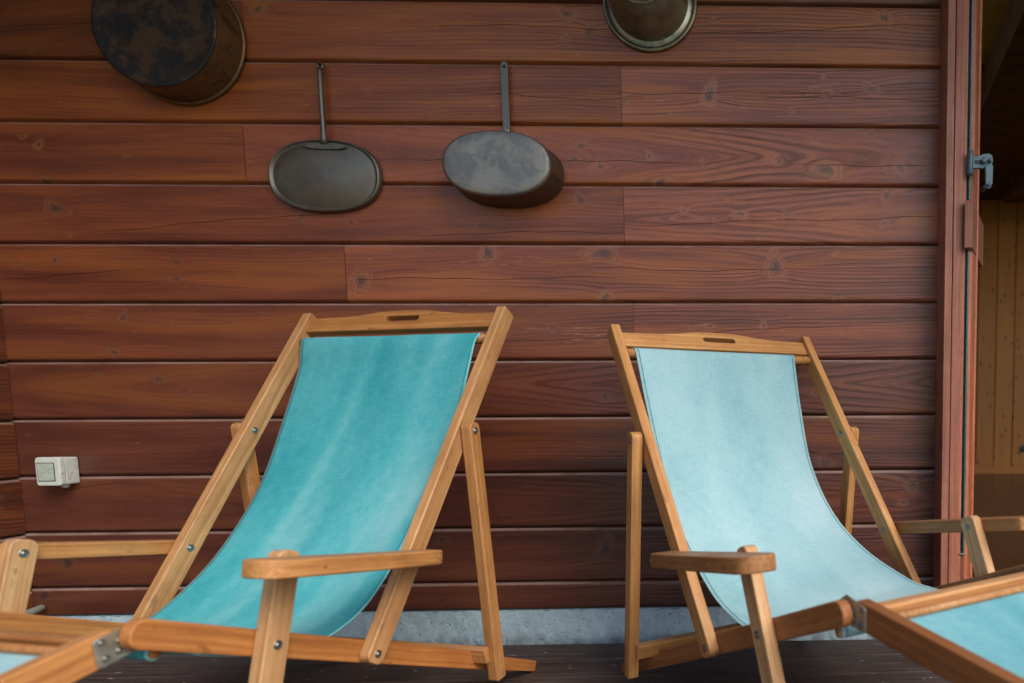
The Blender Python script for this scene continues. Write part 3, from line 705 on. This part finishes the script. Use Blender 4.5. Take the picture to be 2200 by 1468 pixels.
rw_=house(empty('room_side_wall',(6.1,2.7,0))); tag(rw_,'unseen pine side wall of the room, cut low to let daylight in','wall')
box('boards',(0,-2.6,0),(0.1,2.8,1.5),PINE,rw_)  # kept low; opening above added to bring daylight into the room
kb_=house(empty('wall_knob',(2.727,5.396,0.285))); tag(kb_,'small bluish round knob low on the pine wall','knob')
lathe('knob',[(0.0,0.05),(0.018,0.049),(0.028,0.038),(0.028,0.026),(0.016,0.014),(0.014,0.0)],HARDW,kb_,frame((0,0,0),(1,0,0),(0,0,1))@Matrix.Identity(4),24)
lathe('rosette',[(0.0,0.006),(0.036,0.006),(0.040,0.0)],HARDW,kb_,frame((0,0,0),(1,0,0),(0,0,1)),24)

# ------------------------------------------------------------------ deckchairs
def spline(pts,n):
    """Catmull-Rom through pts, n samples spaced evenly by length"""
    P=[np.array(p,float) for p in pts]; P=[2*P[0]-P[1]]+P+[2*P[-1]-P[-2]]; o=[]
    for i in range(1,len(P)-2):
        for t in np.linspace(0,1,14,endpoint=False):
            a,b,c,d=P[i-1:i+3]
            o.append(0.5*((2*b)+(c-a)*t+(2*a-5*b+4*c-d)*t*t+(3*b-a-3*c+d)*t**3))
    o.append(P[-2]); o=np.array(o); L=np.r_[0,np.cumsum(np.linalg.norm(np.diff(o,axis=0),axis=1))]
    s=np.linspace(0,L[-1],n); return np.stack([np.interp(s,L,o[:,k]) for k in range(o.shape[1])],1),L[-1]

def arc(c,r,a0,a1,n):
    return [(c[0]+r*math.cos(R(a)),c[1]+r*math.sin(R(a))) for a in np.linspace(a0,a1,n)]

def join3(a,mid,b):
    m,_=spline([a[-1]]+mid+[b[0]],90)
    return np.array([*a[:-1],*m,*b[1:]])

def canvas(name,near,far,yn,yf,mat,parent,wrinkle=0.0,sag=0.0,nv=44,ns=110,seed=0,belly=0.0):
    """cloth lofted between a near and a far profile (u,z); y from yf to yn"""
    if isinstance(near,np.ndarray):
        A,B=near,far; ns=len(A); L=float(np.linalg.norm(np.diff(A,axis=0),axis=1).sum())
    else: A,L=spline(near,ns); B,_=spline(far,ns)
    cum=np.r_[0,np.cumsum(np.linalg.norm(np.diff(A,axis=0),axis=1))]
    rng=np.random.RandomState(seed)
    V=[];UVs=[];F=[]
    ks=[(rng.uniform(14,34),rng.uniform(0,6),rng.uniform(0.4,1)) for _ in range(4)]
    for i in range(ns):
        s=cum[i]/L; T=(A[min(i+1,ns-1)]-A[max(i-1,0)])*0.5+(B[min(i+1,ns-1)]-B[max(i-1,0)])*0.5
        T/=np.linalg.norm(T)+1e-9; N=np.array([-T[1],T[0]])
        if N[1]<0: N=-N
        env=math.sin(math.pi*min(1,max(0,s*1.05)))**0.8
        for j in range(nv):
            t=j/(nv-1); y=yf+(yn-yf)*t; p=B[i]*(1-t)+A[i]*t
            w_=wrinkle*env*sum(a*math.sin(k*(y+0.35*s*0.5)+f) for k,f,a in ks)/2.2
            w_+=-sag*env*math.sin(math.pi*t)
            p=p+N*w_
            V.append((p[0],y,p[1])); UVs.append((y-(yn+yf)/2,cum[i]))
    for i in range(ns-1):
        for j in range(nv-1): a=i*nv+j; F.append((a,a+1,a+nv+1,a+nv))
    o=mesh_obj(name,V,F,mat,parent,smooth=True)
    me=o.data; ul=me.uv_layers.new(name='UVMap')
    vi=np.empty(len(me.loops),dtype=np.int32); me.loops.foreach_get('vertex_index',vi)
    ul.data.foreach_set('uv',np.array(UVs,dtype=np.float32)[vi].ravel())
    for nm,val in (('halfwidth',abs(yn-yf)/2),('runlength',L)):
        at=me.attributes.new(nm,'FLOAT','POINT'); at.data.foreach_set('value',np.full(len(V),val,dtype=np.float32))
    so=o.modifiers.new('thickness','SOLIDIFY'); so.thickness=0.0014; so.offset=0
    return o

def dome(name,parent,pos,axis,r=0.0056,mat=None):
    """round bolt head on its washer"""
    ax=Vector(axis).normalized(); t=Vector((0,0,1)) if abs(ax.z)<0.9 else Vector((1,0,0))
    x=t.cross(ax).normalized(); M=frame(pos,x,ax.cross(x))
    M=frame(pos,x,ax.cross(x))
    prof=[(0.0,r*0.55),(r*0.40,r*0.50),(r*0.66,r*0.34),(r*0.80,r*0.10),(r*0.95,r*0.02),(r*1.10,r*0.16),(r*1.40,r*0.14),(r*1.5,0.0)]
    return lathe(name,prof,mat or STEEL,parent,M,20)

def reparent(o,p):
    mb=o.matrix_basis.copy(); o.parent=p; o.matrix_basis=p.matrix_basis.inverted()@mb
    return o

def deckchair(cfg):
    s=cfg['s']; g=cfg
    root=empty('deck_chair',(g['X'],g['Y'],0),g['ph'])
    tag(root,g['label'],'deckchair','wooden deckchairs in front of the plank wall')
    wr=g['wr']; V2=lambda k: np.array(g[k],float)
    A,Fp,B,T,P,Q,G,L,LT,Mm,N,D,Cc=[V2(k) for k in ('A','F','B','T','P','Q','G','L','LT','M','N','D','C')]
    def m(p,y,q=(0,0,0)): return Vector((p[0],y,p[1]))
    def lie(p,q,y,flip=1):
        """frame at p pointing to q in the side plane, thickness across"""
        d=Vector((q[0]-p[0],0,q[1]-p[1])); return frame((p[0],y,p[1]),d,Vector((-d.z,0,d.x))),d.length
    tb=0.022; yb=wr-0.0235; yp=wr+0.0295; yl=wr+0.0015
    for q in (1,-1):
        sd_=q*s                                        # q=1: the side nearest the viewer
        # back rail
        Mx,ln=lie(B,T,sd_*wr)
        rail=prism('back_rail',roundrect(-0.020,ln+0.007,-0.0225,0.0225,0.016,0.006),0.025,OAK,root,Mx,0.0035,g['c_rail'])
        # base rail with a step notch near its back end
        Mx,lb=lie(A,Fp,sd_*yb); h=0.0225
        outl=[(-g['re'],-h+0.004),(0.20,-h),(lb-0.02,-h)]+[(lb-0.005+0.018*math.cos(R(a)),h*math.sin(R(a))) for a in (-90,-60,-30,0,30,60,90)]
        outl+=[(0.285,h),(0.268,h-0.003),(0.256,h-0.012),(0.244,h-0.014),(0.215,h-0.013),(0.208,h-0.008),(0.17,h-0.008),(0.02,h-0.010),(-g['re'],h-0.011)]
        base=prism('base_rail',outl,tb,OAK,root,Mx,0.003,g['c_base'])
        # rear prop
        Mx,lp=lie(Q,P,sd_*yp)
        prop=prism('prop_leg',roundrect(0.008,lp+0.020,-0.0175,0.0175,0.006,0.014),0.027,OAK,root,Mx,0.003,g['c_prop'])
        # front leg, down to the deck
        dl=(L-G)/np.linalg.norm(L-G); foot=G-dl*(G[1]/dl[1])
        Mx,ll=lie(foot,LT,sd_*yl)
        leg=prism('front_leg',roundrect(0.001,ll-0.004,-0.022,0.022,0.004,0.016),0.026,OAK,root,Mx,0.003,g['c_leg'])
        # armrest: plan outline (along, across); inner edge against rail and leg
        da=(N-Mm)/np.linalg.norm(N-Mm); la=np.linalg.norm(N-Mm)
        yi=wr+0.0145; wa=g['wa']-yi
        out_=[(-0.022,0.004),(-0.016,0.0),(la-0.002,0.0),(la+0.010,0.006),(la+0.014,wa*0.35)]
        out_+=[(la+0.012,wa*0.70),(la+0.002,wa*0.90),(la-0.020,wa),(la*0.70,wa*1.0),(la*0.45,wa*0.97),(la*0.2,wa*0.90),(0.0,wa*0.80),(-0.016,wa*0.72),(-0.022,wa*0.60)]
        Mx=frame((Mm[0],sd_*yi,Mm[1]+0.001),(da[0],0,da[1]),(0,sd_,0))
        arm=prism('armrest',out_,0.031,OAK,root,Mx,0.004,g['c_arm'],seg=3)
        for along,frac in ((float((L-Mm)@da),1.0),(0.0,0.80)):
            pl=dome('plug',arm,(along,wa*frac-0.002,0.001),(0,1,0),0.0065,OAK); pl.color=(0.62,0.58,0.52,1)
        # bolts
        for nm,pp,yy,ax,par in (('bolt',P,sd_*(yp+0.0137),sd_,prop),('bolt',P,sd_*(wr-0.0127),-sd_,rail),('bolt',Mm,sd_*(wr-0.0127),-sd_,rail),
                                ('bolt',L,sd_*(yl-0.0132),-sd_,leg),('bolt',G,sd_*(yl+0.0132),sd_,leg),('bolt',B,sd_*(wr+0.0127),sd_,rail)):
            reparent(dome(nm,root,(pp[0],yy,pp[1]),(0,ax,0)),par)
        # hinge plate between base rail and footrest rail
        fa=R(g['fa']); fd=np.array([math.cos(fa),math.sin(fa)])
        H=Fp+np.array([0.004,g['hz']])
        yf=wr-0.0515
        Mx=frame((H[0],sd_*yf,H[1]),(fd[0],0,fd[1]),(-fd[1],0,fd[0]))
        fr=prism('footrest_rail',roundrect(0.004,0.46,-0.024,0.024,0.010,0.010),0.024,OAK,root,Mx,0.003,g['c_foot'])
        hp=prism('hinge_plate',[(-0.045,-0.016),(-0.045,0.000),(-0.016,0.0195+g['pk']),(0.030,0.0205),(0.036,0.016),(0.040,-0.019),(0.034,-0.0225),(-0.02,-0.022)],0.002,PLATE,root,frame((H[0],sd_*(wr-0.0368),H[1]),(fd[0],0,fd[1]),(-fd[1],0,fd[0])),0.0007)
        for a_,b_ in ((0.026,0.012),(0.028,-0.012),(0.006,0.004),(0.010,-0.010)):
            pp=H+fd*a_+np.array([-fd[1],fd[0]])*b_
            reparent(dome('screw',root,(pp[0],sd_*(wr-0.0357),pp[1]),(0,sd_,0),0.0034),hp)
        Mx,lq=lie(H+fd*0.40,np.array([H[0]+0.44,0.0]),sd_*(yf-0.026))
        prism('footrest_leg',roundrect(-0.015,lq,-0.018,0.018,0.012,0.002),0.022,OAK,root,Mx,0.003,g['c_foot'])
    # handle board with grip slot and hump, between the back rails
    d=(T-B)/np.linalg.norm(T-B); w2=wr-0.0118
    hump=[(-w2,-0.027),(w2,-0.027),(w2,0.020),(w2*0.62,0.022),(w2*0.42,0.028),(w2*0.26,0.036),(w2*0.10,0.039),(-w2*0.10,0.039),(-w2*0.26,0.036),(-w2*0.42,0.028),(-w2*0.62,0.022),(-w2,0.020)]
    up_=[(-w2,0.0105)]+hump[2:][::-1]+[(w2,0.0105)]; lo_=[(w2,-0.027),(-w2,-0.027)]
    cs=[(0.0435+0.0085*math.cos(R(a)),0.0105+0.0085*math.sin(R(a))) for a in range(0,91,15)]
    slu=[(-x,z) for x,z in cs]+cs[::-1]; sll=[(x,0.021-z) for x,z in cs[1:]]+[(-x,0.021-z) for x,z in cs[::-1][:-1]]
    nrm=Vector((d[1],0,-d[0]))
    prism('handle_board',(up_,lo_,slu,sll),0.020,OAK,root,frame((Cc[0],0,Cc[1]),(0,1,0),(d[0],0,d[1])),0.003,g['c_hand'],holes=['slot'])
    tube('top_dowel',[(D[0],-w2,D[1]),(D[0],-0.1,D[1]),(D[0],0.1,D[1]),(D[0],w2,D[1])],0.0125,OAK,root,n=16,color=g['c_hand'])
    S_=np.array(g['S']); ws=yb-tb/2-0.0005
    tube('front_dowel',[(S_[0],-ws,S_[1]),(S_[0],0,S_[1]),(S_[0],ws,S_[1])],0.0085,OAK,root,n=16,color=g['c_hand'])
    # rear prop crossbar, lying in the base-rail notches
    cb=np.array(g['cross']); wc=yp-0.0135
    prism('prop_crossbar',roundrect(-wc-0.010,wc+0.010,-0.019,0.019,0.002),0.020,OAK,root,frame((cb[0],0,cb[1]),(0,1,0),(0.25,0,1)),0.003,g['c_prop'])
    # sling
    topa=arc(D,0.0145,235,25,9)
    bota=arc(S_,0.0105,105,-200,11); near=join3(topa,g['near'],bota)
    far=join3(topa,g['far'],bota)
    canvas('sling',near,far,s*g['yn'],-s*g['yf'],g['cloth'],root,g['wrinkle'],0.006,seed=g['seed'])
    # footrest: hinge crossbar, cloth dowel and cloth
    nf=np.array([-fd[1],fd[0]]); wq=wr-0.064
    c1=H+fd*g['c1'][0]+nf*g['c1'][1]
    prism('footrest_crossbar',roundrect(-wq,wq,-g['c1'][2]/2,g['c1'][2]/2,0.0),g['c1'][3],OAK,root,frame((c1[0],0,c1[1]),(0,1,0),(nf[0],0,nf[1])),0.006,g['c_cross'],seg=3)
    c2=H+fd*g['c2'][0]+nf*g['c2'][1]
    tube('footrest_dowel',[(c2[0],-wq,c2[1]),(c2[0],0,c2[1]),(c2[0],wq,c2[1])],0.0070,OAK,root,n=16,color=g['c_cross'])
    c3=H+fd*0.435
    tube('footrest_dowel',[(c3[0],-wq,c3[1]),(c3[0],0,c3[1]),(c3[0],wq,c3[1])],0.0105,OAK,root,n=16,color=g['c_cross'])
    mid=[H+fd*t-np.array([0,0.004+0.012*math.sin(math.pi*(t-0.06)/0.375)]) for t in (0.08,0.16,0.24,0.32,0.40)]
    fp=arc(c2,0.0120,250,60,6)[:0]+[tuple(c2+fd*0.004-nf*0.005)]+[tuple(q) for q in mid]+[tuple(c3-nf*0.0)]
    canvas('footrest_sling',fp,fp,s*(wq-0.004),-s*(wq-0.004),g['cloth_foot'],root,g['wrinkle']*0.6,0.0,30,40,g['seed']+5)
    return root

CHAIR_L=dict(s=1,X=-0.9751,Y=-0.17055,ph=-1.7961,wr=0.2970,wa=0.3832,
 A=(0.0,0.020),F=(0.976,0.428),B=(0.577,0.258),T=(0.082,0.997),P=(0.283,0.697),Q=(0.223,0.062),G=(0.791,0.350),L=(0.759,0.480),LT=(0.752,0.510),M=(0.461,0.431),N=(0.839,0.493),D=(0.128,0.928),C=(0.095,0.977),
 S=(0.942,0.386),cross=(0.252,0.140),fa=-13.0,c1=(0.019,0.0035,0.019,0.016),c2=(0.038,0.001),re=0.018,hz=-0.010,
 near=[(0.158,0.915),(0.188,0.842),(0.246,0.702),(0.329,0.575),(0.418,0.469),(0.492,0.385),(0.570,0.330),(0.665,0.306),(0.76,0.318),(0.86,0.352),(0.915,0.380)],
 far=[(0.148,0.902),(0.156,0.855),(0.211,0.725),(0.282,0.572),(0.356,0.466),(0.448,0.371),(0.564,0.297),(0.66,0.284),(0.76,0.305),(0.86,0.346),(0.915,0.380)],
 yn=0.259,yf=0.276,pk=0.0,cloth=CANVAS_A,cloth_foot=CANVAS_B,wrinkle=0.0035,seed=3,  # footrest takes the paler canvas to put in sky reflection
 label='left deckchair with streaky saturated teal canvas sling, angled towards the left',
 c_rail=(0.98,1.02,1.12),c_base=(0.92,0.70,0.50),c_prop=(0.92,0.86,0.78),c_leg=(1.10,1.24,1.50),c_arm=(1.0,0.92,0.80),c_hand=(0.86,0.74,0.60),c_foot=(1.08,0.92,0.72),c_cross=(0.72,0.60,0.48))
CHAIR_R=dict(s=-1,X=-0.17961,Y=-0.10575,ph=-1.00435,wr=0.3087,wa=0.3977,
 A=(0.0,0.020),F=(0.984,0.415),B=(0.550,0.238),T=(0.017,0.954),P=(0.228,0.670),Q=(0.158,0.046),G=(0.774,0.329),L=(0.721,0.460),LT=(0.712,0.488),M=(0.421,0.411),N=(0.841,0.479),D=(0.062,0.893),C=(0.036,0.929),
 S=(0.955,0.372),cross=(0.190,0.128),fa=-6.5,c1=(0.030,0.0085,0.021,0.024),c2=(0.051,0.001),re=0.040,hz=0.0,
 near=[(0.088,0.870),(0.130,0.775),(0.190,0.655),(0.260,0.535),(0.338,0.440),(0.428,0.375),(0.518,0.325),(0.630,0.298),(0.70,0.302),(0.78,0.322),(0.86,0.348),(0.925,0.372)],
 far=[(0.081,0.862),(0.108,0.745),(0.162,0.580),(0.270,0.446),(0.416,0.362),(0.580,0.316),(0.648,0.310),(0.75,0.315),(0.86,0.342),(0.925,0.368)],
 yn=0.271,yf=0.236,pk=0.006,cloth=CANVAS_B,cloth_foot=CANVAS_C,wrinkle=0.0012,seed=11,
 label='right deckchair with smooth pale blue canvas sling, angled towards the doorway',
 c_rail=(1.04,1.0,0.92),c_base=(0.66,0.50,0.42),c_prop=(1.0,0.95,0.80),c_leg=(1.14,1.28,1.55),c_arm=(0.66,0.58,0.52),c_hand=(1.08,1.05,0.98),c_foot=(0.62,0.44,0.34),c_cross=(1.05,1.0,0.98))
deckchair(CHAIR_L); deckchair(CHAIR_R)

# ------------------------------------------------------------------ old cookware on the wall
UPW=lambda p: frame(p,(1,0,0),(0,0,1))            # local Z points out of the wall, towards -Y
# big round pot, bottom towards the viewer
pot=house(empty('copper_pot',(-1.711,-0.004,1.817))); tag(pot,'large sooty round pot hung on the top planks, its base facing out','pot')
lathe('body',[(0.183,0.006),(0.1795,0.03),(0.1785,0.075),(0.178,0.098),(0.1755,0.1045)],POTSIDE,pot,UPW((0,0,0))@Matrix.Diagonal((0.94,0.94,0.885,1)),72)
lathe('bottom',[(0.1756,0.1044),(0.1785,0.1046),(0.1800,0.1075),(0.1785,0.1105),(0.173,0.1110),(0.165,0.1092),(0.12,0.1085),(0.06,0.1085),(0.0,0.1088)],POT,pot,UPW((0,0,0))@Matrix.Diagonal((0.94,0.94,0.885,1)),72)
lathe('rim',[(0.1835,0.0),(0.188,-0.001),(0.1925,0.003),(0.1925,0.009),(0.188,0.0125),(0.183,0.010)],POTSIDE,pot,UPW((0,0,0))@Matrix.Diagonal((0.94,0.94,0.885,1)),72)
# oval flat lid with a long rod handle
lid=house(empty('oval_griddle',(-1.3265,-0.004,1.437))); tag(lid,'flat oval dark iron griddle hanging by a thin rod handle','griddle')
lathe('plate',[(0.999,0.0),(1.0,0.006),(0.992,0.012),(0.975,0.0165),(0.955,0.0172),(0.940,0.0150),(0.925,0.0120),(0.905,0.0112),(0.885,0.0120),(0.80,0.0145),(0.55,0.020),(0.25,0.0235),(0.0,0.0245)],LIDM,lid,UPW((0,0,0)),88,0.163,0.104,2.35)
hb=[(0.008,-0.014,0.303),(0.0085,-0.016,0.292),(0.0085,-0.017,0.24),(0.0095,-0.0185,0.16),(0.0115,-0.021,0.105),(0.012,-0.023,0.088)]
tube('handle',hb,[0.0062,0.0066,0.0064,0.0068,0.0085,0.0100],LIDM,lid,n=12)
ring=[(0.008+0.008*math.cos(a),-0.013,0.309+0.009*math.sin(a)) for a in np.linspace(-1.2,4.3,16)]
tube('hanging_loop',ring,0.0032,LIDM,lid,n=8)
prism('handle_bracket',[(-0.062,0.002),(-0.040,-0.004),(0.0,-0.006),(0.045,-0.005),(0.062,0.001),(0.050,0.009),(0.02,0.011),(-0.03,0.011),(-0.05,0.009)],0.003,LIDM,lid,frame((0.012,-0.0205,0.078),(1,0,0),(0,0,1)),0.001)
for xx in (-0.048,-0.022,0.022,0.046): dome('rivet',lid,(0.012+xx,-0.0225,0.081),(0,-1,0),0.003,LIDM)
tube('nail',[(0.008,0.0,0.312),(0.008,-0.022,0.314)],0.0028,DARK,lid,n=8)
# deep oval pan, base outwards
pan=house(empty('oval_pan',(-0.7895,-0.004,1.445))); tag(pan,'deep oval pan hung base outwards with a flat strap handle, right of the flat griddle','pan')
lathe('body',[(1.03,0.0),(1.035,0.004),(1.02,0.008),(1.003,0.014),(0.992,0.05),(0.980,0.086),(0.972,0.096)],PANS,pan,UPW((0,0,0)),88,0.157,0.0935,2.3)
lathe('bottom',[(0.972,0.096),(0.962,0.1025),(0.940,0.1060),(0.90,0.1072),(0.70,0.1080),(0.35,0.1065),(0.0,0.1060)],PANB,pan,UPW((0,0,0)),88,0.157,0.0935,2.3)
prism('handle',roundrect(-0.022,0.215,-0.0100,0.0100,0.003,0.009),0.0055,LIDM,pan,frame((0.002,-0.014,0.102),(0.004,0.002,1),(-1,0,0)),0.0015,holes=[[(0.201+0.0045*math.cos(R(a)),0.0045*math.sin(R(a))) for a in range(0,360,36)]])
dome('rivet',pan,(0.004,-0.017,0.122),(0,-1,0),0.0042,BOWLRIM)
tube('nail',[(0.002,0.0,0.302),(0.002,-0.020,0.3035)],0.0026,DARK,pan,n=8)
# round bowl at the top
bowl=house(empty('metal_bowl',(-0.360,-0.004,1.938))); tag(bowl,'round domed bronze bowl with a pale rim on the topmost planks','bowl')
lathe('body',[(0.1135,0.0105),(0.1130,0.030),(0.1105,0.060),(0.1060,0.090),(0.0990,0.118),(0.0905,0.138),(0.0860,0.1455),(0.0850,0.1470),(0.0845,0.1530),(0.0820,0.1545),(0.0780,0.1530),(0.0760,0.1480),(0.0720,0.1465),(0.04,0.1475),(0.0,0.148)],BOWLM,bowl,UPW((0,0,0)),72)
lathe('rim',[(0.1260,0.0025),(0.1245,0.0055),(0.1200,0.0078),(0.1135,0.0108)],BOWLRIM,bowl,UPW((0,0,0)),72)
lathe('lip',[(0.1370,0.0),(0.1390,0.003),(0.1375,0.0070),(0.1335,0.0085),(0.1290,0.0068),(0.1270,0.0020)],BOWLM,bowl,UPW((0,0,0)),72)

# ------------------------------------------------------------------ outdoor socket box
sk=house(empty('power_socket',(-2.162,-0.001,0.569))); tag(sk,'small weathered white outdoor socket box screwed to the wall at the left','socket')
def rbox(name,w_,h_,y0,y1,mat,r=0.008,bev=0.002,cx=0,cz=0):
    return prism(name,roundrect(-w_/2,w_/2,-h_/2,h_/2,r,r),abs(y1-y0),mat,sk,frame((cx,-(y0+y1)/2,cz),(1,0,0),(0,0,1)),bev)
rbox('back_box',0.070,0.082,0.0,0.040,PLASTIC,0.006)
rbox('front_cover',0.072,0.086,0.0402,0.058,PLASTIC,0.010,0.004)
rbox('cover_recess',0.050,0.056,0.0578,0.0590,DARK,0.003,0.0004,-0.004,-0.001)
rbox('flap',0.046,0.052,0.0582,0.0600,SOCKG,0.003,0.0006,-0.004,-0.001)
for ix in range(2):
    for iz in range(3):
        tube('contact_hole',[(-0.012+ix*0.022,-0.0600,-0.016+iz*0.016),(-0.012+ix*0.022,-0.0604,-0.016+iz*0.016)],0.0026,PLASTIC,sk,n=10)
tube('cable_gland',[(0.010,-0.02,-0.039),(0.010,-0.02,-0.048),(0.010,-0.02,-0.052)],[0.010,0.010,0.006],PLASTIC,sk,n=14)

# ------------------------------------------------------------------ grey pipe stub at the foot of the wall
pp_=house(empty('pipe_stub',(-2.268,0.0,0.140))); tag(pp_,'short grey pipe end by the lowest plank in the corner','pipe')
tube('pipe',[(0.004,-0.012,0.006),(0.004,-0.016,0.006),(0.002,-0.06,0.0),(0.003,-0.20,-0.014),(0.004,-0.30,-0.022)],[0.006,0.0095,0.0095,0.0095,0.0095],PIPE,pp_,n=14)
